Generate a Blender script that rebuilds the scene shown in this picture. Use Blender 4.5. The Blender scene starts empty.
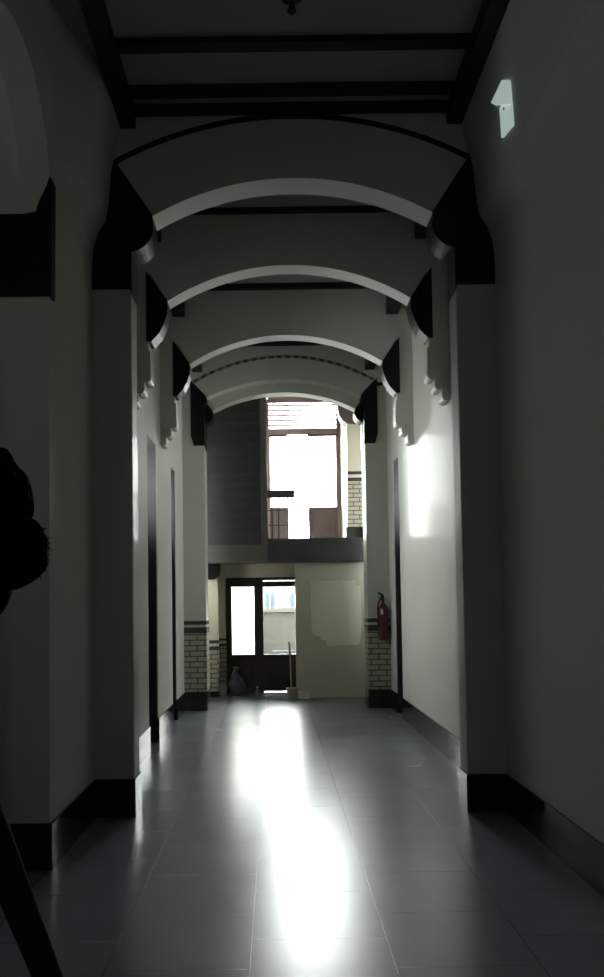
import bpy, bmesh, math, random
from mathutils import Vector, Matrix
random.seed(4)
S = bpy.context.scene
COL = S.collection
R = math.radians
# ---------------------------------------------------------------- camera
TILT, ROLL = R(2.5), R(.8)
fw = Vector((0, math.cos(TILT), math.sin(TILT)))
up = Vector((0, -math.sin(TILT), math.cos(TILT)))
rt = Vector((1, 0, 0))
cr = math.cos(ROLL) * rt - math.sin(ROLL) * up
cu = math.sin(ROLL) * rt + math.cos(ROLL) * up
cam = bpy.data.objects.new('camera', bpy.data.cameras.new('camera'))
COL.objects.link(cam)
cam.matrix_world = Matrix(((cr.x, cu.x, -fw.x, 0), (cr.y, cu.y, -fw.y, 0), (cr.z, cu.z, -fw.z, 1.6), (0, 0, 0, 1)))
cam.data.sensor_fit = 'AUTO'; cam.data.sensor_width = 36
cam.data.lens = 800 / 977 * 36
cam.data.shift_x = .02813; cam.data.shift_y = .08247
cam.data.clip_start = .05
S.camera = cam
# ---------------------------------------------------------------- world, light, exposure
S.view_settings.view_transform = 'Standard'; S.view_settings.look = 'None'
S.view_settings.gamma = 1; S.view_settings.use_curve_mapping = False
S.view_settings.exposure = 0
W = bpy.data.worlds.new('sky'); S.world = W; W.use_nodes = True
bg = W.node_tree.nodes['Background']
bg.inputs[0].default_value = (.94, 1, .96, 1); bg.inputs[1].default_value = 48
S.cycles.max_bounces = 10; S.cycles.diffuse_bounces = 6; S.cycles.glossy_bounces = 5
S.cycles.transparent_max_bounces = 12
S.cycles.sample_clamp_indirect = 10
def portal(name, loc, rot, w, h):
    l = bpy.data.lights.new(name, 'AREA'); l.shape = 'RECTANGLE'; l.size = w; l.size_y = h
    l.cycles.is_portal = True
    o = bpy.data.objects.new(name, l); o.location = loc; o.rotation_euler = rot; COL.objects.link(o)
portal('upper_window_portal', (.65, 16.75, 4.36), (R(-90), 0, 0), 1.5, 2.9)
portal('door_portal', (-.05, 14.6, 1.15), (R(-90), 0, 0), 1.7, 2.1)
portal('side_room_portal', (-5.05, 4.2, 3.9), (0, R(-90), 0), .6, .6)
portal('rear_fill_portal', (.2, -4.25, 3.2), (R(90), 0, 0), .5, .5)  # for the fill window added behind the camera
for n_, (x_, y_, z_, w_, h_) in enumerate(((-2.03, 9.14, 3.0, .56, .8), (-2.03, 11.045, 3.0, .33, .8), (2.40, 11.39, 3.1, .44, .8))):
    portal('door_fill_portal', (x_ * 1.0, y_, z_), (0, R(-90) if x_ < 0 else R(90), 0), h_, w_)  # for the daylight panes added over the side doors
portal('hall_fill_portal', (-1.95, 12.66, 3.0), (R(90), 0, 0), .8, 2.4)  # these hall openings are added to brighten the far end
portal('hall_fill_portal', (2.3, 12.66, 3.0), (R(90), 0, 0), .7, 2.4)
# ---------------------------------------------------------------- materials
M = {}
def mat(name, col, rough=.5, bump=0, bscale=(30, 30, 30), var=0, vscale=3, spec=.5, metal=0, rvar=0):
    m = bpy.data.materials.new(name); m.use_nodes = True; nt = m.node_tree; N = nt.nodes; L = nt.links
    b = N['Principled BSDF']; b.inputs['Base Color'].default_value = (*col, 1)
    b.inputs['Roughness'].default_value = rough; b.inputs['Specular IOR Level'].default_value = spec
    b.inputs['Metallic'].default_value = metal
    tc = N.new('ShaderNodeTexCoord')
    if var:
        n = N.new('ShaderNodeTexNoise'); n.inputs['Scale'].default_value = vscale; n.inputs['Detail'].default_value = 5
        L.new(tc.outputs['Object'], n.inputs['Vector'])
        mx = N.new('ShaderNodeMix'); mx.data_type = 'RGBA'
        mx.inputs[6].default_value = (*[c * (1 - var) for c in col], 1); mx.inputs[7].default_value = (*[min(1, c * (1 + var)) for c in col], 1)
        L.new(n.outputs[0], mx.inputs[0]); L.new(mx.outputs[2], b.inputs['Base Color'])
        if rvar:
            mr = N.new('ShaderNodeMapRange'); mr.inputs[3].default_value = rough - rvar; mr.inputs[4].default_value = rough + rvar
            L.new(n.outputs[0], mr.inputs[0]); L.new(mr.outputs[0], b.inputs['Roughness'])
    if bump:
        mp = N.new('ShaderNodeMapping'); mp.inputs['Scale'].default_value = bscale
        L.new(tc.outputs['Object'], mp.inputs[0])
        n = N.new('ShaderNodeTexNoise'); n.inputs['Scale'].default_value = 1; n.inputs['Detail'].default_value = 4
        L.new(mp.outputs[0], n.inputs['Vector'])
        bp = N.new('ShaderNodeBump'); bp.inputs['Strength'].default_value = bump; bp.inputs['Distance'].default_value = .02
        L.new(n.outputs[0], bp.inputs['Height']); L.new(bp.outputs[0], b.inputs['Normal'])
    M[name] = m; return m
mat('plaster', (.60, .60, .55), .55, .03, (24, 24, 3), .06, 1.5, .12)
pb = M['plaster'].node_tree.nodes['Principled BSDF']   # thin old gloss coat
pb.inputs['Coat Weight'].default_value = .045; pb.inputs['Coat Roughness'].default_value = .09; pb.inputs['Coat IOR'].default_value = 1.4
mat('arch_plaster', (.58, .59, .54), .45, .06, (20, 20, 20), .06, 2)
mat('ceiling_paint', (.30, .34, .33), .6, .05, (8, 8, 8), .15, 2)
mat('black_gloss', (.005, .005, .006), .42, .05, (30, 30, 30), spec=.25)
mat('black_trim', (.006, .006, .007), .5)
mat('plinth_tile', (.02, .018, .016), .08, .03, (18, 18, 18), .5, 6)
mat('dark_wood', (.012, .007, .006), .35, .1, (4, 4, 40), .3, 5)
mat('brown_wood', (.12, .085, .09), .45, .1, (4, 4, 40), .3, 5)
mat('frame_glare', (.28, .18, .18), .5)  # brown frame, lightened to pink to carry the window's glare
mat('beam_black', (.006, .005, .005), .6, .1, (10, 10, 10))
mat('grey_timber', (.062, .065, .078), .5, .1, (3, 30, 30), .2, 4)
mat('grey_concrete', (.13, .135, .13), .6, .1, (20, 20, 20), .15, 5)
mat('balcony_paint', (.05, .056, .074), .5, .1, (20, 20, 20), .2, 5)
mat('slat_paint', (.5, .33, .35), .6)
mat('band_blue', (.045, .05, .06), .25)
mat('patch_paint', (.68, .69, .64), .5, .03, (10, 10, 10), .03, 4)
mat('lower_paint', (.47, .46, .42), .5, .05, (14, 14, 14), .08, 3)
mat('cream_paint', (.62, .58, .46), .45, .03, (14, 14, 14), .05, 3)
mat('ext_red', (.11, .006, .016), .3); mat('ext_black', (.01, .01, .01), .4); mat('label_white', (.7, .7, .7), .5)
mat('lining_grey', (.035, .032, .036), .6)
mat('metal', (.35, .35, .35), .35, metal=1)
mat('plastic_bag', (.05, .055, .065), .35, .4, (12, 12, 12), .2, 8)
mat('bucket_grey', (.30, .28, .24), .45); mat('mop_wood', (.36, .27, .19), .5); mat('mop_string', (.35, .33, .30), .9)
mat('carton', (.6, .58, .5), .6); mat('bottle_green', (.25, .28, .18), .2)
mat('hair', (.002, .0015, .0015), .9, spec=.1); mat('skin', (.20, .11, .075), .55); mat('shirt', (.06, .006, .012), .85)
mat('sleeve', (.004, .004, .005), .9); mat('trousers', (.006, .006, .008), .9); mat('shoe', (.02, .02, .02), .4)
mat('facade', (.05, .048, .042), .7, .1, (6, 6, 6), .1, 2); mat('garden_wall', (.032, .030, .025), .8, .2, (6, 6, 6), .15, 3)
mat('bounce_white', (.75, .75, .72), .7, .1, (6, 6, 6), .05, 3)
mat('facade_glass', (.03, .05, .06), .1); mat('pavement', (.09, .09, .085), .8, .2, (6, 6, 6), .15, 2); mat('bench_paint', (.02, .026, .03), .6)

def glass(key, tint):
    m = bpy.data.materials.new(key); m.use_nodes = True; nt = m.node_tree; N = nt.nodes; L = nt.links
    N.remove(N['Principled BSDF']); out = N['Material Output']
    t = N.new('ShaderNodeBsdfTransparent'); t.inputs[0].default_value = (tint, tint, tint, 1)
    g = N.new('ShaderNodeBsdfGlossy'); g.inputs['Roughness'].default_value = .03
    f = N.new('ShaderNodeFresnel'); f.inputs[0].default_value = 1.4
    x = N.new('ShaderNodeMixShader'); L.new(f.outputs[0], x.inputs[0]); L.new(t.outputs[0], x.inputs[1]); L.new(g.outputs[0], x.inputs[2])
    L.new(x.outputs[0], out.inputs[0]); M[key] = m
glass('glass', .93); glass('tinted_glass', .5); glass('smoked_glass', .47); glass('tinted_side_glass', .60); glass('left_casement_glass', .68); glass('half_glass', .97); glass('door_glass', .9); glass('clear_old_glass', .78)
def lamp_mat():
    m = mat('lamp_white', (.7, .78, .72), .5)
    b = m.node_tree.nodes['Principled BSDF']; b.inputs['Emission Color'].default_value = (.72, .9, .8, 1); b.inputs['Emission Strength'].default_value = .42
lamp_mat()
def floor_mat():
    m = bpy.data.materials.new('floor_tile'); m.use_nodes = True; nt = m.node_tree; N = nt.nodes; L = nt.links
    b = N['Principled BSDF']; b.inputs['Specular IOR Level'].default_value = 1
    tc = N.new('ShaderNodeTexCoord'); mp = N.new('ShaderNodeMapping')
    mp.inputs['Rotation'].default_value = (0, 0, R(90)); mp.inputs['Location'].default_value = (-3.585 + .0, -.13 + .64, 0)
    # rotate 90 deg: texture x = -(-y)..., rows run along the corridor
    sx = N.new('ShaderNodeSeparateXYZ'); cx = N.new('ShaderNodeCombineXYZ')
    L.new(tc.outputs['Object'], sx.inputs[0])
    ax = N.new('ShaderNodeMath'); ax.operation = 'ADD'; ax.inputs[1].default_value = 12 - 3.585 + .62 - .0 - (12 % .62) 
    ay = N.new('ShaderNodeMath'); ay.operation = 'ADD'; ay.inputs[1].default_value = .131 + .64 * 20
    L.new(sx.outputs[1], ax.inputs[0]); L.new(sx.outputs[0], ay.inputs[0])
    L.new(ax.outputs[0], cx.inputs[0]); L.new(ay.outputs[0], cx.inputs[1])
    br = N.new('ShaderNodeTexBrick'); br.offset = .5; br.inputs['Scale'].default_value = 1
    br.inputs['Brick Width'].default_value = .62; br.inputs['Row Height'].default_value = .64
    br.inputs['Mortar Size'].default_value = .0022; br.inputs['Mortar Smooth'].default_value = .2
    br.inputs['Color1'].default_value = (.20, .228, .262, 1); br.inputs['Color2'].default_value = (.22, .248, .28, 1); br.inputs['Mortar'].default_value = (.03, .03, .03, 1)
    L.new(cx.outputs[0], br.inputs['Vector'])
    n = N.new('ShaderNodeTexNoise'); n.inputs['Scale'].default_value = 1.8; n.inputs['Detail'].default_value = 3; n.inputs['Roughness'].default_value = .5
    L.new(tc.outputs['Object'], n.inputs['Vector'])
    cr_ = N.new('ShaderNodeMapRange'); cr_.inputs[1].default_value = .15; cr_.inputs[2].default_value = .85; cr_.inputs[3].default_value = .88; cr_.inputs[4].default_value = 1.12
    L.new(n.outputs[0], cr_.inputs[0])
    vm = N.new('ShaderNodeVectorMath'); vm.operation = 'SCALE'; L.new(br.outputs[0], vm.inputs[0]); L.new(cr_.outputs[0], vm.inputs['Scale'])
    L.new(vm.outputs[0], b.inputs['Base Color'])
    rr = N.new('ShaderNodeMapRange'); rr.inputs[1].default_value = .15; rr.inputs[2].default_value = .85; rr.inputs[3].default_value = .25; rr.inputs[4].default_value = .28
    L.new(n.outputs[0], rr.inputs[0]); L.new(rr.outputs[0], b.inputs['Roughness'])
    bp = N.new('ShaderNodeBump'); bp.inputs['Strength'].default_value = .12; bp.inputs['Distance'].default_value = .001; bp.invert = True
    L.new(br.outputs['Fac'], bp.inputs['Height']); L.new(bp.outputs[0], b.inputs['Normal'])
    M['floor'] = m
floor_mat()
def brick_mat(name, c1, c2, mortar, w, h, ms, rough=.3):
    m = bpy.data.materials.new(name); m.use_nodes = True; nt = m.node_tree; N = nt.nodes; L = nt.links
    b = N['Principled BSDF']; b.inputs['Roughness'].default_value = rough
    tc = N.new('ShaderNodeTexCoord'); s = N.new('ShaderNodeSeparateXYZ'); a = N.new('ShaderNodeMath'); c = N.new('ShaderNodeCombineXYZ')
    L.new(tc.outputs['Object'], s.inputs[0]); L.new(s.outputs[0], a.inputs[0]); L.new(s.outputs[1], a.inputs[1]); L.new(a.outputs[0], c.inputs[0]); L.new(s.outputs[2], c.inputs[1])
    br = N.new('ShaderNodeTexBrick'); br.inputs['Scale'].default_value = 1; br.inputs['Brick Width'].default_value = w; br.inputs['Row Height'].default_value = h
    br.inputs['Mortar Size'].default_value = ms; br.inputs['Color1'].default_value = (*c1, 1); br.inputs['Color2'].default_value = (*c2, 1); br.inputs['Mortar'].default_value = (*mortar, 1)
    L.new(c.outputs[0], br.inputs['Vector']); L.new(br.outputs[0], b.inputs['Base Color'])
    bp = N.new('ShaderNodeBump'); bp.invert = True; bp.inputs['Strength'].default_value = .6; bp.inputs['Distance'].default_value = .006
    L.new(br.outputs['Fac'], bp.inputs['Height']); L.new(bp.outputs[0], b.inputs['Normal'])
    M[name] = m
brick_mat('glazed_brick', (.42, .40, .31), (.37, .355, .28), (.09, .08, .07), .23, .082, .010)
brick_mat('header_brick', (.05, .05, .055), (.12, .11, .10), (.30, .30, .28), .13, 5, .03, .5)
# ---------------------------------------------------------------- mesh helpers
def box(bm, x0, x1, y0, y1, z0, z1):
    v = [bm.verts.new((x, y, z)) for x in (min(x0, x1), max(x0, x1)) for y in (y0, y1) for z in (z0, z1)]
    for f in ((0, 1, 3, 2), (4, 6, 7, 5), (0, 4, 5, 1), (2, 3, 7, 6), (0, 2, 6, 4), (1, 5, 7, 3)):
        bm.faces.new([v[i] for i in f])
def prism(bm, pts, a0, a1, axis='Y'):
    """pts in the plane across the axis: (x,z) for Y, (y,z) for X, (x,y) for Z"""
    def P(p, a):
        return (p[0], a, p[1]) if axis == 'Y' else ((a, p[0], p[1]) if axis == 'X' else (p[0], p[1], a))
    A = [bm.verts.new(P(p, a0)) for p in pts]; B = [bm.verts.new(P(p, a1)) for p in pts]
    n = len(pts)
    bm.faces.new(A); bm.faces.new(B[::-1])
    for i in range(n):
        bm.faces.new((A[i], B[i], B[(i + 1) % n], A[(i + 1) % n]))
def tube(bm, p0, p1, r0, r1=None, seg=14):
    r1 = r0 if r1 is None else r1
    p0, p1 = Vector(p0), Vector(p1); d = (p1 - p0).normalized()
    a = d.orthogonal().normalized(); b = d.cross(a)
    A = []; B = []
    for i in range(seg):
        t = 2 * math.pi * i / seg; o = math.cos(t) * a + math.sin(t) * b
        A.append(bm.verts.new(p0 + o * r0)); B.append(bm.verts.new(p1 + o * r1))
    bm.faces.new(A); bm.faces.new(B[::-1])
    for i in range(seg): bm.faces.new((A[i], B[i], B[(i + 1) % seg], A[(i + 1) % seg]))
def lathe(bm, c, prof, seg=24):
    rings = []
    for r, z in prof:
        rings.append([bm.verts.new((c[0] + r * math.cos(2 * math.pi * i / seg), c[1] + r * math.sin(2 * math.pi * i / seg), c[2] + z)) for i in range(seg)])
    for k in range(len(rings) - 1):
        for i in range(seg): bm.faces.new((rings[k][i], rings[k][(i + 1) % seg], rings[k + 1][(i + 1) % seg], rings[k + 1][i]))
    bm.faces.new(rings[0][::-1]); bm.faces.new(rings[-1])
def path(bm, pts, r, seg=8):
    for a, b in zip(pts, pts[1:]): tube(bm, a, b, r, r, seg)
def obj(name, bm, m, parent=None, smooth=False, bevel=0, origin=None):
    bmesh.ops.recalc_face_normals(bm, faces=bm.faces)
    if origin is None:
        if parent is not None: origin = parent.matrix_world.translation.copy() if False else Vector(parent.get('_o', (0, 0, 0)))
        else: origin = Vector((0, 0, 0))
    me = bpy.data.meshes.new(name); bm.to_mesh(me); bm.free()
    me.transform(Matrix.Translation(-Vector(origin)))
    ms = m if isinstance(m, (list, tuple)) else [m]
    for k in ms: me.materials.append(M[k])
    if smooth:
        me.polygons.foreach_set('use_smooth', [True] * len(me.polygons))
    o = bpy.data.objects.new(name, me); COL.objects.link(o)
    o['_o'] = tuple(origin)
    if parent is not None: o.parent = parent
    else: o.location = origin
    if smooth: me.set_sharp_from_angle(angle=R(35))
    if bevel:
        b = o.modifiers.new('bevel', 'BEVEL'); b.width = bevel; b.segments = 2; b.limit_method = 'ANGLE'
    return o
def O(name, m, fn, parent=None, **k):
    bm = bmesh.new(); fn(bm); return obj(name, bm, m, parent, **k)
def B(name, m, b, parent=None, **k):
    return O(name, m, lambda bm: box(bm, *b), parent, **k)
def thing(name, label, cat, loc, group=None, kind=None):
    o = bpy.data.objects.new(name, None); COL.objects.link(o); o.location = loc; o.empty_display_size = .1
    o['_o'] = tuple(loc); tag(o, label, cat, group, kind); return o
def tag(o, label, cat, group=None, kind=None):
    o['label'] = label; o['category'] = cat
    if group: o['group'] = group
    if kind: o['kind'] = kind
    return o
def struct(o): o['kind'] = 'structure'; return o
# ================================================================ SETTING
C0 = .18                                  # corridor axis
WU, PU = 1.572, 1.27                      # half width at wall, at pier face
YA = [6.155, 7.772, 9.834, 12.22]
H = 5.5
COVE = [(1.572, 4.25), (1.56, 4.40), (1.52, 4.52), (1.46, 4.62), (1.44, 4.75), (1.42, 5.0), (1.345, 5.36), (1.33, 5.8)]
def side(s, u): return C0 + s * u
struct(B('floor', 'floor', (-5.2, 2.8, -4.3, 14.75, -.2, 0)))
def wallseg(bm, s, y0, y1, z0=0.0, out=2.15, zt=5.8):
    if y0 > 6.2:
        prism(bm, [(side(s, WU), z0), (side(s, WU), zt), (side(s, out), zt), (side(s, out), z0)], y0, y1); return
    pts = []
    if z0 < 4.25: pts = [(side(s, WU), z0)] + [(side(s, u), z) for u, z in COVE]
    else:
        pts = [(side(s, 1.45), z0)] + [(side(s, u), z) for u, z in COVE if z > z0]
    pts += [(side(s, out), 5.8), (side(s, out), z0)]
    prism(bm, pts, y0, y1)
def wl(bm):
    box(bm, side(-1, 1.762), side(-1, WU), -4.3, 3.74, 0, 5.8)
    box(bm, side(-1, 1.762), side(-1, WU), 3.74, 4.95, 4.90, 5.8)
    cy, cz, r = 4.345, 4.27, .605         # arched head of the side opening
    arc = [(cy + r * math.cos(math.pi * i / 24), cz + r * .95 * math.sin(math.pi * i / 24)) for i in range(25)]
    prism(bm, [(3.74, 4.9)] + [(3.74, cz)] + arc[::-1][1:-1] + [(4.95, cz), (4.95, 4.9)], side(-1, WU), side(-1, 1.762), 'X')
    
    prof = [(1.572, 0)] + COVE; rows = []   # the cove grows out of the flat wall beside the opening
    for i in range(13):
        y = 4.95 + 1.25 * i / 12; f = min(1, (y - 4.95) / .85); f = f * f * (3 - 2 * f)
        rows.append([bm.verts.new((side(-1, 1.572 - (1.572 - u) * f), y, z)) for u, z in prof] + [bm.verts.new((side(-1, 2.15), y, z)) for z in (5.8, 0)])
    for a, b in zip(rows, rows[1:]):
        for k in range(len(a)): bm.faces.new((a[k], b[k], b[(k + 1) % len(a)], a[(k + 1) % len(a)]))
    bm.faces.new(rows[0]); bm.faces.new(rows[-1][::-1])
    wallseg(bm, -1, 6.2001, 8.80)
    wallseg(bm, -1, 8.80, 9.475, 3.52); wallseg(bm, -1, 9.475, 10.83); wallseg(bm, -1, 10.83, 11.26, 3.5); wallseg(bm, -1, 11.26, 12.9)
struct(O('wall_left', 'plaster', wl))
def wr(bm):
    wallseg(bm, 1, -4.3, 6.2); wallseg(bm, 1, 6.2001, 11.12); wallseg(bm, 1, 11.12, 11.66, 3.65); wallseg(bm, 1, 11.66, 12.9)
struct(O('wall_right', 'plaster', wr))
# recessed doorways along the walls, panelled leaves with glazed tops added to brighten the corridor
for n, (s, y0, y1, zt) in enumerate([(-1, 8.80, 9.475, 3.52), (-1, 10.83, 11.26, 3.5), (1, 11.12, 11.66, 3.65)]):
    xa, xb = side(s, 2.15), side(s, 2.20)
    d = struct(O('door_%d' % (n + 3), 'dark_wood', lambda bm: [box(bm, xa, xb, *b) for b in (
        (y0 - .03, y0 + .05, 0, zt + .03), (y1 - .05, y1 + .03, 0, zt + .03), (y0 + .05, y1 - .05, zt - .05, zt + .03), (y0 + .05, y1 - .05, zt - .95, zt - .87), (y0 + .05, y1 - .05, 0, zt - .95))]))
    O('door_panel', 'dark_wood', lambda bm: (box(bm, side(s, 2.135), side(s, 2.16), y0 + .1, y1 - .1, .2, 1.0), box(bm, side(s, 2.135), side(s, 2.16), y0 + .1, y1 - .1, 1.2, 2.4)), d)
    O('door_handle', 'metal', lambda bm: tube(bm, (side(s, 2.15), y0 + .07, 1.1), (side(s, 2.08), y0 + .07, 1.1), .012), d)
    B('pane', 'half_glass', (side(s, 2.17), side(s, 2.18), y0 + .05, y1 - .05, zt - .87, zt - .05), d)  # added glazing, lets fill daylight into the corridor
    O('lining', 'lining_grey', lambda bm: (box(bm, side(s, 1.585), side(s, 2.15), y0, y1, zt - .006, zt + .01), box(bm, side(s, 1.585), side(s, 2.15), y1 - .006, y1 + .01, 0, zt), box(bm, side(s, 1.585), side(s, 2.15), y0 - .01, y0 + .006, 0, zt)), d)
# side room
def sr(bm):
    box(bm, -5.2, -1.9, 6.2, 6.35, 0, 5.8)
    box(bm, -5.2, -1.58, 1.85, 2.0, 0, 5.8)
    box(bm, -5.2, -5.0, 2.0, 3.9, 0, 5.8); box(bm, -5.2, -5.0, 4.5, 6.2, 0, 5.8)
    box(bm, -5.2, -5.0, 3.9, 4.5, 0, 3.6); box(bm, -5.2, -5.0, 3.9, 4.5, 4.2, 5.8)
struct(O('wall_side_room', 'plaster', sr))
wn = struct(O('window_3', 'dark_wood', lambda bm: [box(bm, -5.12, -5.06, a, b, c, d) for a, b, c, d in ((3.9, 3.94, 3.6, 4.2), (4.46, 4.5, 3.6, 4.2), (3.94, 4.46, 3.6, 3.64), (3.94, 4.46, 4.16, 4.2))]))
B('pane', 'tinted_side_glass', (-5.095, -5.085, 3.94, 4.46, 3.64, 4.16), wn)
# wall behind the camera, with an unseen window added for dim fill light
struct(O('wall_rear', 'plaster', lambda bm: [box(bm, *b) for b in ((-1.7, -.05, -4.3, -4.1, 0, 5.8), (.45, 2.1, -4.3, -4.1, 0, 5.8), (-.05, .45, -4.3, -4.1, 0, 2.95), (-.05, .45, -4.3, -4.1, 3.45, 5.8))]))
wn = struct(O('fill_window', 'dark_wood', lambda bm: [box(bm, a, b, -4.22, -4.16, c, d) for a, b, c, d in ((-.05, -.02, 2.95, 3.45), (.42, .45, 2.95, 3.45), (-.02, .42, 2.95, 2.98), (-.02, .42, 3.42, 3.45))]))
B('pane', 'smoked_glass', (-.02, .42, -4.195, -4.185, 2.98, 3.42), wn)
# ceiling
def ceil(bm):
    box(bm, -5.2, 2.8, -4.3, 8.0, 5.5, 5.8)
    box(bm, -1.6, 2.0, 8.0, 10.0, 5.57, 5.8)
    box(bm, -1.6, 2.0, 10.0, 12.5, 5.66, 5.8)
    box(bm, -2.6, 2.8, 12.3, 13.75, 5.8, 5.95); box(bm, -2.6, 2.8, 4.0, 13.75, 5.8, 5.95)
struct(O('ceiling', 'ceiling_paint', ceil))
# baseboards (glossy black tile)
def bb(s, segs):
    def f(bm):
        for y0, y1 in segs: box(bm, side(s, WU - .014), side(s, WU + .05), y0, y1, 0, .284)
    return f
struct(O('baseboard_left', 'plinth_tile', bb(-1, ((-4.1, 3.73), (4.936, 8.80), (9.475, 10.83), (11.26, 12.22))), bevel=.003))
struct(O('baseboard_right', 'plinth_tile', bb(1, ((-4.1, 11.12), (11.66, 12.22))), bevel=.003))
# ---------------------------------------------------------------- side opening jamb (thick end of the left wall)
jb = thing('pier', 'thick plastered pier end at left edge with a deep black capital', 'pier', (-1.6, 4.95, 0), kind='thing')
def jf(bm):
    pts = [(-2.1, 4.95), (-1.45, 4.95)] + [(-1.45 + .055 * math.sin(a), 5.005 - .055 * math.cos(a)) for a in (R(30), R(60), R(90))] + [(-1.395, 5.3), (-2.1, 5.3)]
    prism(bm, pts, .0, 3.56, 'Z')
B('shaft', 'plaster', (-2.1, side(-1, WU) - .001, 4.945, 5.3, 0, 4.06), jb)
O('capital', 'black_gloss', lambda bm: prism(bm, [(-2.1, 3.55), (-1.377, 3.55), (-1.372, 4.3), (-1.386, 4.31), (-1.40, 4.26), (-1.45, 4.16), (-1.47, 4.09), (-1.55, 4.075), (-2.1, 4.075)], 4.93, 5.03), jb)
B('plinth', 'plinth_tile', (-2.1, -1.375, 4.93, 5.03, 0, .284), jb, bevel=.003)
# ---------------------------------------------------------------- arches
def arc(half, z0, zc, n=40):
    s = zc - z0; r = (half * half + s * s) / (2 * s)
    return [(u, zc - r + math.sqrt(r * r - u * u)) for u in [half * (2 * i / n - 1) for i in range(n + 1)]]
def arch_face(bm, half, z0, zc, y0, y1, top, ext=(1.37, 5.07), wall=1.60):
    a = arc(half, z0, zc)
    pts = [(C0 + u, z) for u, z in a] + [(C0 + ext[0], ext[1]), (C0 + wall, ext[1]), (C0 + wall, top), (C0 - wall, top), (C0 - wall, ext[1]), (C0 - ext[0], ext[1])]
    prism(bm, pts, y0, y1)
def ring(bm, a, t, y0, y1):
    lo = [(C0 + u, z) for u, z in a]; n = len(a)
    # offset outward along the normal
    hi = []
    for i, (u, z) in enumerate(a):
        p = a[max(0, i - 1)]; q = a[min(n - 1, i + 1)]; dx, dz = q[0] - p[0], q[1] - p[1]; l = math.hypot(dx, dz)
        hi.append((C0 + u - dz / l * t, z + dx / l * t))
    prism(bm, lo + hi[::-1], y0, y1)
def lobe(cu, cz, r, a0=180, a1=270, n=10):
    return [(cu + r * math.cos(R(a0 + (a1 - a0) * i / n)), cz + r * math.sin(R(a0 + (a1 - a0) * i / n))) for i in range(n + 1)]
def scroll_drops(bm, s, ui, uo, zi, zo, y0, y1):
    n = 3; w = (uo - ui) / n
    for k in range(n):
        u0 = uo - w * k; u1 = u0 - w; z = zo + (zi - zo) * k / (n - 1)
        pts = [(u0 + .012, z + .35)] + [(u0 + .012, z + .06)] + lobe(u0 - w * .5, z + .075, w * .62, 0, -180, 8) + [(u1 - .0, z + .35)]
        prism(bm, [(side(s, u), zz) for u, zz in pts], y0 - .012 * k * 0, y1)
# --- first arch
def first_arch():
    Y = YA[0]
    t = thing('arch', 'nearest arch with thin black outline and full height piers', 'arch', (C0, Y, 0), 'arches across the corridor', 'thing')
    O('arch_wall', 'arch_plaster', lambda bm: arch_face(bm, 1.10, 4.655, 4.947, Y, Y + .25, 5.5), t)
    O('arch_trim', 'black_trim', lambda bm: ring(bm, arc(1.40, 5.065, 5.425), .035, Y - .018, Y + .02), t)
    for s in (-1, 1):
        p = B('pier', 'plaster', (side(s, PU), side(s, WU + .02), Y, Y + .25, 0, 4.09), t, bevel=.012)
        B('plinth', 'plinth_tile', (side(s, PU - .012), side(s, WU + .01), Y - .014, Y + .262, 0, .286), p, bevel=.003)
        pts = [(1.385, 5.09), (1.10, 4.66)] + lobe(1.285, 4.56, .195) + [(1.262, 4.365), (1.262, 4.02), (1.275, 4.075), (1.60, 4.075), (1.60, 5.09)]
        O('corbel', 'black_gloss', lambda bm: prism(bm, [(side(s, u), z) for u, z in pts], Y - .02, Y + .245), t)
    return t
first_arch()
def mid_arch(Y, zb, label, top):
    t = thing('arch', label, 'arch', (C0, Y, 0), 'arches across the corridor', 'thing')
    O('arch_wall', 'arch_plaster', lambda bm: arch_face(bm, 1.20, 4.60, 4.947, Y, Y + .22, top, ext=(1.36, 4.86)), t)
    for s in (-1, 1):
        ui = 1.372 if s > 0 else 1.392
        def pf(bm):
            box(bm, side(s, ui), side(s, WU + .02), Y, Y + .22, 3.80, 4.86)
        p = O('pilaster', 'arch_plaster', pf, t)
        O('scroll', 'arch_plaster', lambda bm: scroll_drops(bm, s, ui - .015, WU + .0, 3.76, 3.54, Y + .004, Y + .216), p)
        pts = [(1.40, 4.90), (1.205, 4.60)] + lobe(1.365, 4.52, .165, 180, 262) + [(1.365, 4.20), (1.40, 4.20)]
        pts = [(1.41, 4.90), (1.20, 4.605), (1.195, 4.54), (1.205, 4.46), (1.235, 4.37), (1.28, 4.28), (1.36, 4.195), (1.41, 4.195)]
        O('corbel', 'black_gloss', lambda bm: prism(bm, [(side(s, u), z) for u, z in pts], Y - .015, Y + .215), t)
    return t
mid_arch(YA[1], 0, 'second arch along the corridor, on hanging pilasters with scrolled ends', 5.5)
mid_arch(YA[2], 0, 'third arch along the corridor, between the scrolled arch and the brick striped arch', 5.6)
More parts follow.
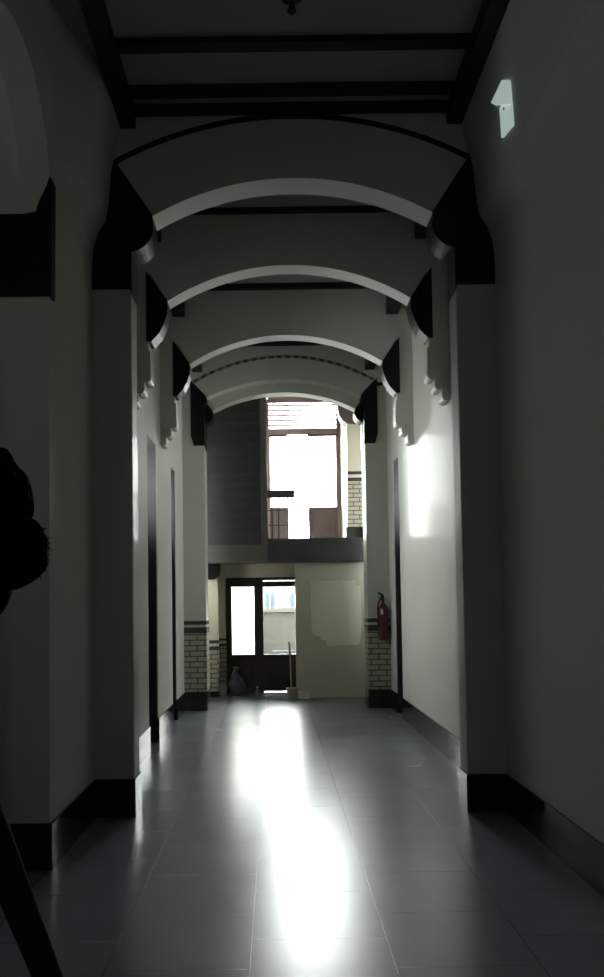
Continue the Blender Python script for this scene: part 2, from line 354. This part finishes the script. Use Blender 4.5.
def last_arch():
    Y = YA[3]
    t = thing('arch', 'farthest arch with dotted brick stripe and glazed brick pier bases', 'arch', (C0, Y, 0), 'arches across the corridor', 'thing')
    O('arch_wall', 'arch_plaster', lambda bm: arch_face(bm, 1.19, 4.80, 5.07, Y, Y + .22, 5.8, ext=(1.40, 5.0)), t)
    O('inner_ring', 'arch_plaster', lambda bm: arch_face(bm, 1.13, 4.64, 4.92, Y + .22, Y + .45, 5.8, ext=(1.40, 4.95)), t)
    O('brick_stripe', 'header_brick', lambda bm: ring(bm, arc(1.38, 5.02, 5.40), .045, Y - .006, Y + .02), t)
    for s in (-1, 1):
        pu = 1.235
        p = O('pier', 'arch_plaster', lambda bm: (box(bm, side(s, pu), side(s, WU + .02), Y, Y + .45, 0, 4.1), box(bm, side(s, 1.37), side(s, WU + .02), Y + .001, Y + .449, 4.1, 4.95)), t)
        B('plinth', 'plinth_tile', (side(s, pu - .012), side(s, WU), Y - .014, Y + .46, 0, .284), p, bevel=.003)
        B('wainscot', 'glazed_brick', (side(s, pu - .007), side(s, WU), Y - .008, Y + .455, .284, 1.17), p)
        B('tile_band', 'band_blue', (side(s, pu - .009), side(s, WU), Y - .010, Y + .457, 1.17, 1.26), p)
        B('tile_band', 'band_blue', (side(s, pu - .009), side(s, WU), Y - .010, Y + .457, 1.30, 1.36), p)
        f = [(1.44, 5.06), (1.40, 5.03), (1.21, 4.83)] + lobe(1.34, 4.78, .15, 180, 235, 5) + [(1.235, 4.55), (1.225, 4.05), (1.395, 4.05), (1.44, 4.20)]
        b = [(1.36, 4.95), (1.13, 4.66)] + lobe(1.25, 4.58, .145, 170, 275, 9) + [(1.225, 4.43), (1.225, 4.02), (1.385, 4.02), (1.40, 4.95)]
        c = O('corbel', 'black_gloss', lambda bm: prism(bm, [(side(s, u), z) for u, z in f], Y - .02, Y + .2), t)
        O('inner_corbel', 'black_gloss', lambda bm: prism(bm, [(side(s, u), z) for u, z in b], Y + .2, Y + .46), t)
last_arch()
# ---------------------------------------------------------------- ceiling beams
GB = 'dark ceiling beams'
def beam(name, b, label):
    tag(B(name, 'beam_black', b), label, 'beam', GB, 'thing')
beam('ceiling_beam', (-1.045, 1.405, 5.33, 5.43, 5.455, 5.5), 'dark crossbeam farther from the nearest arch, at the top of the view')
beam('ceiling_beam', (-1.045, 1.405, 5.83, 5.93, 5.455, 5.5), 'dark crossbeam in the middle of the front ceiling bay')
beam('ceiling_beam', (-1.045, 1.405, 6.06, 6.132, 5.445, 5.5), 'dark crossbeam tight against the face of the nearest arch')
beam('ceiling_beam', (-1.0, 1.37, 7.20, 7.26, 5.46, 5.5), 'dark crossbeam just visible under the crown of the nearest arch')
beam('ceiling_beam', (-1.0, 1.37, 7.70, 7.765, 5.46, 5.5), 'dark crossbeam against the second arch')
beam('ceiling_beam', (-1.0, 1.37, 9.74, 9.825, 5.515, 5.57), 'dark crossbeam against the third arch')
beam('ceiling_beam', (-1.0, 1.37, 12.12, 12.2, 5.58, 5.66), 'dark crossbeam above the brick striped arch')
for s, nm in ((-1, 'left'), (1, 'right')):
    beam('wall_beam', (side(s, 1.225), side(s, 1.345), -4.1, 6.15, 5.36, 5.5), 'long dark beam where the %s wall meets the front ceiling' % nm)
    for y0, y1, w in ((6.41, 7.765, 'second'), (8.0, 9.825, 'third'), (10.06, 12.2, 'brick striped')):
        beam('wall_beam', (side(s, 1.255), side(s, 1.40), y0, y1, 5.19, 5.5), 'dark %s wall beam running into the %s arch' % (nm, w))
# pendant
pd = thing('ceiling_lamp', 'small dark lamp hanging from the ceiling at the top edge', 'lamp', (.16, 4.95, 5.5))
O('canopy', 'black_trim', lambda bm: lathe(bm, (.16, 4.95, 5.44), [(.02, 0), (.07, .03), (.08, .06)]), pd, smooth=True)
O('lamp_holder', 'black_trim', lambda bm: lathe(bm, (.16, 4.95, 5.36), [(.012, 0), (.03, .02), (.022, .05), (.012, .09)]), pd, smooth=True)
# ---------------------------------------------------------------- wall light on the right wall
wlmp = thing('wall_light', 'small white wall light with slanted hood high on right wall', 'light', (1.6, 5.3, 4.9))
def P3(y, z): return (y, z)
O('hood', 'lamp_white', lambda bm: prism(bm, [(5.246, 5.108), (5.117, 5.021), (5.131, 4.868), (5.40, 5.03), (5.516, 5.122)], 1.575, 1.64, 'X'), wlmp, bevel=.004)
O('body', 'lamp_white', lambda bm: prism(bm, [(5.40, 5.04), (5.125, 4.88), (5.143, 4.733), (5.372, 4.782)], 1.60, 1.68, 'X'), wlmp, bevel=.004)
O('screw', 'ext_black', lambda bm: tube(bm, (1.605, 5.28, 4.93), (1.593, 5.28, 4.93), .008), wlmp)
# ================================================================ END HALL
def hall(bm):  # the two openings beside the last arch are added for light
    for a, b, c, d in ((-2.6, -2.35, 0, 5.9), (-1.55, -1.35, 0, 5.9), (-2.35, -1.55, 0, 1.8), (-2.35, -1.55, 4.2, 5.9), (1.7, 1.95, 0, 5.9), (2.65, 2.8, 0, 5.9), (1.95, 2.65, 0, 1.8), (1.95, 2.65, 4.2, 5.9)):
        box(bm, a, b, 12.7, 12.9, c, d)
    box(bm, -2.6, -2.4, 12.9, 16.8, 0, 5.9); box(bm, 2.7, 2.9, 12.9, 16.8, 0, 5.9)
struct(O('wall_hall', 'cream_paint', hall))
struct(O('ceiling_hall', 'ceiling_paint', lambda bm: box(bm, -2.6, 2.8, 13.7, 16.9, 5.95, 6.05)))
# pale lower wall on the right
we = struct(B('wall_end', 'lower_paint', (.35, 2.6, 13.67, 13.9, 0, 2.30)))
pat = [(.605, 1.98), (1.38, 1.985), (1.39, 1.90), (1.46, 1.88), (1.475, 1.2), (1.44, .93), (1.40, .885), (.90, .875), (.87, .90), (.86, .96), (.78, .975), (.76, 1.03), (.66, 1.06), (.625, 1.12), (.61, 1.5)]
O('paint_patch', 'patch_paint', lambda bm: prism(bm, pat, 13.666, 13.672), we)
B('kerb', 'lower_paint', (.35, 2.6, 13.655, 13.69, 0, .05), we)
# gallery beam, slab, partition and post
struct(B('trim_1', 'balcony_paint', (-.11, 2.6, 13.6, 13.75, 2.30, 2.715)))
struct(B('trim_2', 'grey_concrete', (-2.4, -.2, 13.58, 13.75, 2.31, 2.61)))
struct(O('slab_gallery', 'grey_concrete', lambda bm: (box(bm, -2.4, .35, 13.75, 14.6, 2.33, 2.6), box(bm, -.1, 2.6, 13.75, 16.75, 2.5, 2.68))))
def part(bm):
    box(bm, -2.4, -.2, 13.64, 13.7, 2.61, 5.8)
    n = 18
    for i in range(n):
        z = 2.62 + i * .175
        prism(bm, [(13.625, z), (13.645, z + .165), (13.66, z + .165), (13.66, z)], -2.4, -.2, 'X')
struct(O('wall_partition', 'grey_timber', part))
struct(B('trim_3', 'grey_concrete', (-.215, -.105, 13.6, 13.72, 2.31, 5.8), bevel=.004))
struct(B('wall_gallery_left', 'plaster', (-.3, -.16, 13.72, 16.7, 2.6, 5.95)))
# ---- ground floor door
def dr():
    d = struct(O('door_1', 'dark_wood', lambda bm: [box(bm, *b) for b in (
        (-.88, -.78, 14.36, 14.46, 0, 2.08), (-.37, -.215, 14.36, 14.46, 0, 2.08), (.43, .60, 14.36, 14.46, 0, 2.08),
        (-.78, -.37, 14.36, 14.46, 1.915, 2.08), (-.215, .43, 14.36, 14.46, 1.915, 2.005), (-.215, .43, 14.36, 14.46, 2.03, 2.08))]))
    for x0, x1 in ((-.78, -.37), (-.215, .43)):
        p = B('door_panel', 'dark_wood', (x0, x1, 14.38, 14.44, .02 if x0 < -.3 else .05, .70), d)
        B('panel_moulding', 'dark_wood', (x0 + .08, x1 - .08, 14.365, 14.385, .14, .6), p, bevel=.008)
        B('pane', 'door_glass', (x0, x1, 14.405, 14.412, .70, 1.915), d)
    B('threshold', 'grey_concrete', (-.88, .6, 14.33, 14.5, 0, .02), d)
dr()
struct(O('wall_door', 'cream_paint', lambda bm: (box(bm, -2.4, -.88, 14.38, 14.7, 0, 2.35), box(bm, .6, 2.6, 14.38, 14.7, 0, 2.5), box(bm, -.88, .6, 14.38, 14.7, 2.08, 2.5))))
def pillar(label, x0, x1, y0, y1, zb, zt, br, bands, base=None, cap=None, basemat='plinth_tile'):
    t = thing('pillar', label, 'pillar', ((x0 + x1) / 2, (y0 + y1) / 2, zb), kind='thing')
    B('shaft', 'cream_paint', (x0, x1, y0, y1, zb, zt), t)
    B('wainscot', 'glazed_brick', (x0 - .007, x1 + .007, y0 - .007, y1, br[0], br[1]), t)
    for a, b in bands: B('tile_band', 'band_blue', (x0 - .01, x1 + .01, y0 - .01, y1, a, b), t)
    if base: B('plinth', basemat, (x0 - .014, x1 + .014, y0 - .014, y1, base[0], base[1]), t)
    if cap: O('capital', cap[0], lambda bm: prism(bm, cap[1], y0 - .05, y1), t)
pillar('cream ground floor pillar left of the door with a black curved bracket', -1.27, -1.0, 13.95, 14.2, 0, 2.33, (.12, .82), [(.82, .88), (.93, .985)], (0, .1),
       ('black_gloss', [(-1.3, 2.33), (-.955, 2.33), (-.955, 2.2), (-.975, 2.12), (-1.02, 2.06), (-1.06, 2.04), (-1.3, 2.04)]))
pillar('slim cream door pier between the black bracketed pillar and the door', -1.0, -.89, 14.28, 14.4, 0, 2.33, (.18, .86), [(.86, .91), (.96, 1.0)], (0, .14), None, 'cream_paint')
pillar('upper floor pillar of glazed brick beside the bright gallery window', 1.40, 1.75, 15.0, 15.3, 2.68, 5.95, (3.03, 3.88), [(3.89, 3.96), (4.02, 4.08)], (2.68, 3.03),
       ('brown_wood', [(1.75, 5.5), (1.24, 5.5), (1.24, 5.28), (1.26, 5.15), (1.32, 5.04), (1.42, 4.98), (1.75, 4.96)]))
struct(B('wall_gallery_right', 'cream_paint', (1.40, 2.6, 15.3, 16.8, 2.6, 5.95)))
# ---- gallery window
def gw():
    w = struct(O('window_1', 'frame_glare', lambda bm: [box(bm, *b) for b in (
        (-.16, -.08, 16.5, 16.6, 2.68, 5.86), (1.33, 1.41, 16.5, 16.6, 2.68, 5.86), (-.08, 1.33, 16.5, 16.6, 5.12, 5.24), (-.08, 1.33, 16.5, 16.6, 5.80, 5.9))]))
    for i in range(5):
        z = 5.30 + i * .105
        O('slat', 'slat_paint', lambda bm: prism(bm, [(16.50, z), (16.50, z + .028), (16.60, z + .040), (16.60, z + .012)], -.08, 1.33, 'X'), w)
    B('dimming_pane', 'tinted_glass', (-.08, 1.33, 16.61, 16.615, 5.24, 5.80), w)  # tinted pane added behind the slats to dim the sky
    for x0, x1 in ((-.08, .30), (.72, 1.33)):
        c = O('casement', 'brown_wood', lambda bm: [box(bm, *b) for b in ((x0, x0 + .022, 16.52, 16.57, 2.72, 5.12), (x1 - .022, x1, 16.52, 16.57, 2.72, 5.12), (x0 + .022, x1 - .022, 16.52, 16.57, 5.08, 5.12), (x0 + .022, x1 - .022, 16.52, 16.57, 2.72, 3.60))], w)
        B('panel_moulding', 'brown_wood', (x0 + .1, x1 - .1, 16.505, 16.525, 2.95, 3.5), c, bevel=.006)
        B('pane', 'left_casement_glass' if x0 < 0 else 'clear_old_glass', (x0 + .022, x1 - .022, 16.54, 16.547, 3.60, 5.08), c)
gw()
struct(O('wall_gallery_end', 'cream_paint', lambda bm: (box(bm, -2.6, -.16, 16.5, 16.8, 2.5, 6.05), box(bm, 1.41, 2.8, 16.5, 16.8, 2.5, 6.05), box(bm, -.16, 1.41, 16.5, 16.8, 5.9, 6.05))))
# ---- railing
rl = thing('railing', 'dark gallery railing in front of the bright window', 'railing', (.13, 14.0, 2.68))
B('handrail', 'balcony_paint', (-.16, .37, 13.97, 14.04, 3.465, 3.60), rl, bevel=.006)
for x in (-.03, .085, .255, .325): B('baluster', 'dark_wood', (x - .011, x + .011, 13.99, 14.015, 2.68, 3.47), rl)
for z in (2.98, 3.24): B('crossbar', 'dark_wood', (-.1, .35, 13.992, 14.012, z - .01, z + .01), rl)
# ================================================================ SMALL THINGS
# extinguisher on the right far pier
ex = thing('fire_extinguisher', 'dark red fire extinguisher on the far right pier', 'fire extinguisher', (1.635, 12.12, 1.03))
ex['_o'] = (1.635, 12.12, 1.03)
O('cylinder', 'ext_red', lambda bm: lathe(bm, (1.635, 12.12, 1.03), [(.06, 0), (.075, .02), (.075, .46), (.068, .50), (.045, .54), (.022, .565), (.022, .60)]), ex, smooth=True)
v = O('valve', 'ext_black', lambda bm: (tube(bm, (1.635, 12.12, 1.62), (1.635, 12.12, 1.67), .024), box(bm, 1.60, 1.65, 12.105, 12.135, 1.66, 1.70)), ex)
O('handle', 'ext_black', lambda bm: prism(bm, [(1.64, 1.68), (1.56, 1.73), (1.555, 1.75), (1.575, 1.76), (1.65, 1.715)], 12.108, 12.132), v)
O('handle', 'ext_black', lambda bm: prism(bm, [(1.63, 1.655), (1.565, 1.665), (1.56, 1.68), (1.63, 1.68)], 12.108, 12.132), v)
O('hose', 'ext_black', lambda bm: path(bm, [(1.62, 12.10, 1.66), (1.575, 12.08, 1.64), (1.55, 12.07, 1.56), (1.548, 12.07, 1.4), (1.553, 12.075, 1.25)], .012), ex)
O('paper_label', 'label_white', lambda bm: prism(bm, [(1.585, 1.42), (1.625, 1.42), (1.625, 1.50), (1.585, 1.50)], 12.04, 12.06), ex)
B('bracket', 'metal', (1.60, 1.67, 12.18, 12.205, 1.3, 1.4), ex)
# bucket + mop
bk = thing('bucket', 'small grey bucket on the floor at the foot of the pale wall', 'bucket', (.27, 13.42, 0))
O('pail', 'bucket_grey', lambda bm: lathe(bm, (.27, 13.42, 0), [(.07, 0), (.075, .01), (.095, .185), (.102, .19), (.102, .2), (.09, .2), (.07, .03)]), bk, smooth=True)
O('bail_handle', 'metal', lambda bm: path(bm, [(.27 + .1 * math.cos(R(a)), 13.42 - .03 * math.sin(R(a)), .19 - .05 * math.sin(R(a))) for a in range(0, 181, 20)], .004), bk)
mp = thing('mop', 'mop with a pale wooden handle standing in the grey bucket', 'mop', (.25, 13.42, .03))
O('handle', 'mop_wood', lambda bm: tube(bm, (.255, 13.42, .10), (.232, 13.44, .96), .0125), mp, smooth=True)
O('grip', 'mop_wood', lambda bm: (tube(bm, (.236, 13.44, .76), (.232, 13.44, .90), .022, .016), path(bm, [(.232, 13.44, .95), (.215, 13.44, .97), (.208, 13.44, .93)], .009)), mp, smooth=True)
O('mop_head', 'mop_string', lambda bm: [path(bm, [(.256, 13.42, .13), (.256 + .045 * math.cos(a), 13.42 + .045 * math.sin(a), .09), (.256 + .05 * math.cos(a), 13.42 + .05 * math.sin(a), .04)], .008, 6) for a in [2 * math.pi * i / 12 for i in range(12)]], mp)
ct = thing('carton', 'small pale carton on the floor right of the bucket', 'box', (.46, 13.56, 0))
B('box_body', 'carton', (.375, .56, 13.50, 13.64, 0, .10), ct, bevel=.004)
B('box_lid', 'carton', (.370, .565, 13.495, 13.645, .10, .118), ct, bevel=.003)
# plastic bag
def bag(bm):
    bmesh.ops.create_icosphere(bm, subdivisions=4, radius=1)
    for v in bm.verts:
        n = v.co.normalized(); k = 1 + .10 * math.sin(5 * n.x + 3 * n.z) + .07 * math.sin(9 * n.y + 7 * n.z + 1) + .05 * math.sin(13 * n.x - 11 * n.z)
        z = n.z
        w = 1.0 if z < 0 else (1 - z) ** .55
        v.co = Vector((n.x * .15 * k * max(w, .12) - .03 * z + (-.02 if z > .5 else 0), n.y * .12 * k * max(w, .12), max(.0, .2 + z * .26 * k)))
        v.co += Vector((-.68, 14.2, 0))
bg_ = thing('plastic_bag', 'crumpled grey plastic bag on the floor against the dark door', 'bag', (-.68, 14.2, 0))
O('bag_body', 'plastic_bag', bag, bg_, smooth=True)
O('bag_knot', 'plastic_bag', lambda bm: (tube(bm, (-.71, 14.2, .42), (-.73, 14.2, .50), .012, .035, 9), tube(bm, (-.71, 14.2, .42), (-.67, 14.2, .49), .012, .03, 9)), bg_)
bt = thing('bottle', 'small squat bottle on the floor in front of the door', 'bottle', (-.33, 14.1, 0))
O('bottle_body', 'bottle_green', lambda bm: lathe(bm, (-.33, 14.1, 0), [(.032, 0), (.035, .01), (.035, .09), (.015, .12), (.015, .14)], 16), bt, smooth=True)
O('cap', 'label_white', lambda bm: lathe(bm, (-.33, 14.1, .14), [(.017, 0), (.017, .02)], 12), bt)
# ================================================================ OUTSIDE
struct(B('pavement', 'pavement', (-20, 20, 14.7, 60, -.3, -.05)))
gwall = thing('garden_wall', 'low cream garden wall seen through the right door pane', 'wall', (0, 20, 0), kind='thing')
B('wall_body', 'garden_wall', (-7, 7, 20, 20.2, -.05, 1.40), gwall)
B('coping', 'facade', (-7, 7, 19.94, 20.26, 1.40, 1.50), gwall)
hs = thing('building', 'pale low building outside beyond the garden wall', 'building', (0, 26, 0))
B('facade', 'facade', (-8, 8, 26, 31, -.05, 3.3), hs)
for x in (-.15, .65, 1.5, -2.6):
    w = B('window', 'facade_glass', (x - .14, x + .12, 25.97, 26.02, 1.45, 1.95), hs)
    B('window_frame', 'slat_paint', (x - .02, x + .0, 25.95, 25.98, 1.45, 1.95), w)
B('roof', 'grey_concrete', (-8.3, 8.3, 25.7, 31.3, 3.3, 3.42), hs)
ob = thing('bright_block', 'white block added outside to brighten the left door pane', 'building', (-2.4, 18, 0))
B('wall_body', 'bounce_white', (-4.4, -.52, 18, 19.8, -.05, 2.45), ob)  # added white surface, throws sky light at the left door pane
B('roof', 'grey_concrete', (-4.5, -.47, 17.9, 19.9, 2.45, 2.55), ob)
bn = thing('bench', 'dark bench in front of the garden wall, outside the door', 'bench', (.25, 19.4, 0))
B('seat', 'bench_paint', (-.1, .45, 19.2, 19.55, .42, .47), bn)
for x in (-.06, .36): B('leg', 'bench_paint', (x, x + .05, 19.22, 19.53, -.05, .42), bn)
# ================================================================ PERSON
def person():
    cy = 1.3
    t = thing('person', 'person with dark hair and dark sleeves standing very close at the left edge', 'person', (-.68, cy, 0))
    J = {}; E = []
    def j(n, x, y, z, r): J[n] = ((x, y, z), r)
    j('pelvis', -.66, cy, .97, .135); j('waist', -.655, cy, 1.12, .115); j('chest', -.66, cy, 1.32, .125); j('neckb', -.62, cy, 1.47, .06); j('neck', -.55, cy, 1.57, .052)
    j('head', -.53, cy, 1.66, .06)
    for s, n in ((-1, 'n'), (1, 'f')):
        j('sh' + n, -.60, cy + s * .15, 1.44, .055)
        j('hip' + n, -.67, cy + s * .09, .88, .085); j('knee' + n, -.68, cy + s * .10, .48, .055); j('ank' + n, -.69, cy + s * .10, .09, .04); j('toe' + n, -.85, cy + s * .11, .035, .035)
        E += [('chest', 'sh' + n), ('pelvis', 'hip' + n), ('hip' + n, 'knee' + n), ('knee' + n, 'ank' + n), ('ank' + n, 'toe' + n)]
    j('eln', -.478, cy, 1.285, .034); j('wrn', -.352, cy + .01, .955, .022)
    j('hann', -.335, cy + .02, .89, .03)
    j('elf', -.60, cy + .2, 1.16, .038); j('wrf', -.54, cy + .2, .93, .026); j('hanf', -.525, cy + .2, .86, .03)
    E += [('pelvis', 'waist'), ('waist', 'chest'), ('chest', 'neckb'), ('neckb', 'neck'), ('neck', 'head'), ('shn', 'eln'), ('eln', 'wrn'), ('wrn', 'hann'), ('shf', 'elf'), ('elf', 'wrf'), ('wrf', 'hanf')]
    names = list(J); me = bpy.data.meshes.new('skeleton')
    me.from_pydata([J[n][0] for n in names], [(names.index(a), names.index(b)) for a, b in E], [])
    o = bpy.data.objects.new('skeleton', me); COL.objects.link(o)
    m = o.modifiers.new('skin', 'SKIN'); 
    lay = me.skin_vertices[0].data if me.skin_vertices else None
    if lay is None:
        bpy.context.view_layer.objects.active = o
        me.skin_vertices.new() if hasattr(me.skin_vertices, 'new') else None
        lay = me.skin_vertices[0].data
    for i, n in enumerate(names):
        lay[i].radius = (J[n][1], J[n][1]); lay[i].use_root = (n == 'pelvis')
    sb = o.modifiers.new('sub', 'SUBSURF'); sb.levels = 2
    bpy.context.view_layer.update()
    ev = o.evaluated_get(bpy.context.evaluated_depsgraph_get()); bm = bmesh.new(); bm.from_mesh(ev.to_mesh())
    bpy.data.objects.remove(o)
    # head: local frame, face towards +X, tipped down
    T = Matrix.Translation((-.515, cy, 1.735)) @ Matrix.Rotation(R(-8), 4, 'Y') @ Matrix.Rotation(R(180), 4, 'Z')
    def ball(c, r, sub=3):
        res = bmesh.ops.create_icosphere(bm, subdivisions=sub, radius=1)
        for v in res['verts']: v.co = T @ Vector((c[0] + v.co.x * r[0], c[1] + v.co.y * r[1], c[2] + v.co.z * r[2]))
    ball((-.005, 0, .03), (.098, .076, .092)); ball((.03, 0, -.045), (.058, .055, .07)); ball((.065, 0, -.095), (.025, .028, .022))
    ball((.098, 0, -.018), (.020, .014, .018), 2); ball((.088, 0, .005), (.012, .009, .03), 2)
    ball((.083, 0, -.055), (.014, .024, .007), 2); ball((.081, 0, -.068), (.014, .022, .008), 2)
    for s in (-1, 1):
        ball((-.01, s * .077, -.01), (.018, .01, .032), 2); ball((.072, s * .032, .012), (.015, .016, .011), 2)
    # fingers and thumbs
    for (hx, hy, hz), d in (((-.335, cy + .02, .89), Vector((.12, .1, -1))), ((-.525, cy + .2, .86), Vector((.15, 0, -1)))):
        d.normalize()
        tube(bm, Vector((hx, hy, hz)) - d * -.0, Vector((hx, hy, hz)) + d * .045, .03, .03, 12)
        for k, ln in enumerate((.07, .08, .075, .058)):
            p = Vector((hx, hy - .027 + .018 * k, hz)) + d * .03
            q = p + d * ln * .55; r_ = q + (d + Vector((-.35, 0, 0))).normalized() * ln * .45
            tube(bm, p, q, .0095, .0088, 10); tube(bm, q, r_, .0088, .0075, 10)
        p = Vector((hx, hy - .028, hz)); tube(bm, p, p + Vector((.018, -.022, -.03)), .012, .011, 10); tube(bm, p + Vector((.018, -.022, -.03)), p + Vector((.02, -.026, -.065)), .011, .009, 10)
    me = bpy.data.meshes.new('tmp'); bm.to_mesh(me); bm.free()
    o = bpy.data.objects.new('tmp', me); COL.objects.link(o)
    rm = o.modifiers.new('r', 'REMESH'); rm.mode = 'VOXEL'; rm.voxel_size = .0055
    bpy.context.view_layer.update()
    ev = o.evaluated_get(bpy.context.evaluated_depsgraph_get()); bm = bmesh.new(); bm.from_mesh(ev.to_mesh())
    bpy.data.objects.remove(o)
    for f in bm.faces:
        c = f.calc_center_median(); k = 0
        if c.z < .06: k = 4
        elif c.z < .96 and c.x < -.56 and not (c.y > cy + .165): k = 3
        elif c.z < 1.50:
            onarm = c.x > -.48 or (c.x > -.535 and c.z > 1.2) or c.y > cy + .16
            if onarm: k = 2 if c.z > .93 else 0
            else: k = 1
        f.material_index = k; f.smooth = True
    o = obj('body', bm, ['skin', 'shirt', 'sleeve', 'trousers', 'shoe'], t, smooth=True)
    # hair: cap of locks over the skull, fringe falling over the brow
    bm = bmesh.new()
    res = bmesh.ops.create_icosphere(bm, subdivisions=5, radius=1)
    for v in res['verts']:
        n = v.co.normalized(); k = 1 + .035 * math.sin(17 * n.y + 4 * n.z) + .03 * math.sin(23 * n.x + 9 * n.y)
        fr = 0
        v.co = Vector((-.012 + n.x * .108 * k, n.y * .09 * k, .036 + n.z * .106 * k))
        if n.x > .45 and n.z < .35: v.co.x = min(v.co.x, .066)
        v.co = T @ v.co
    bc = Vector((-.426, cy, 1.693))       # loose bun at the back of the head
    res = bmesh.ops.create_icosphere(bm, subdivisions=4, radius=1)
    for v in res['verts']:
        n = v.co.normalized(); k = 1 + .03 * math.sin(5 * n.x + 4 * n.z) + .02 * math.sin(11 * n.z - 5 * n.y)
        v.co = bc + Vector((n.x * .059 * k, n.y * .055 * k, n.z * .062 * k))
    res = bmesh.ops.create_icosphere(bm, subdivisions=3, radius=1)
    for v in res['verts']:
        n = v.co.normalized(); v.co = Vector((-.487 + n.x * .06, cy + n.y * .062, 1.645 + n.z * .075))
    for i in range(170):                  # flyaway strands
        n = Vector((random.uniform(-.3, 1), random.uniform(-1, 1), random.uniform(-1, 1))).normalized()
        p = bc + n * .054
        d = (n + Vector((random.uniform(-.8, .8), random.uniform(-.8, .8), random.uniform(-1.0, .4)))).normalized()
        q = p + d * random.uniform(.004, .009); e = q + (d + Vector((0, 0, -.6))).normalized() * random.uniform(.002, .006)
        tube(bm, p, q, .0022, .001, 4); tube(bm, q, e, .001, .0003, 4)
    h = obj('hair', bm, 'hair', t, smooth=True)
person()
for o in bpy.data.objects:
    if '_o' in o: del o['_o']
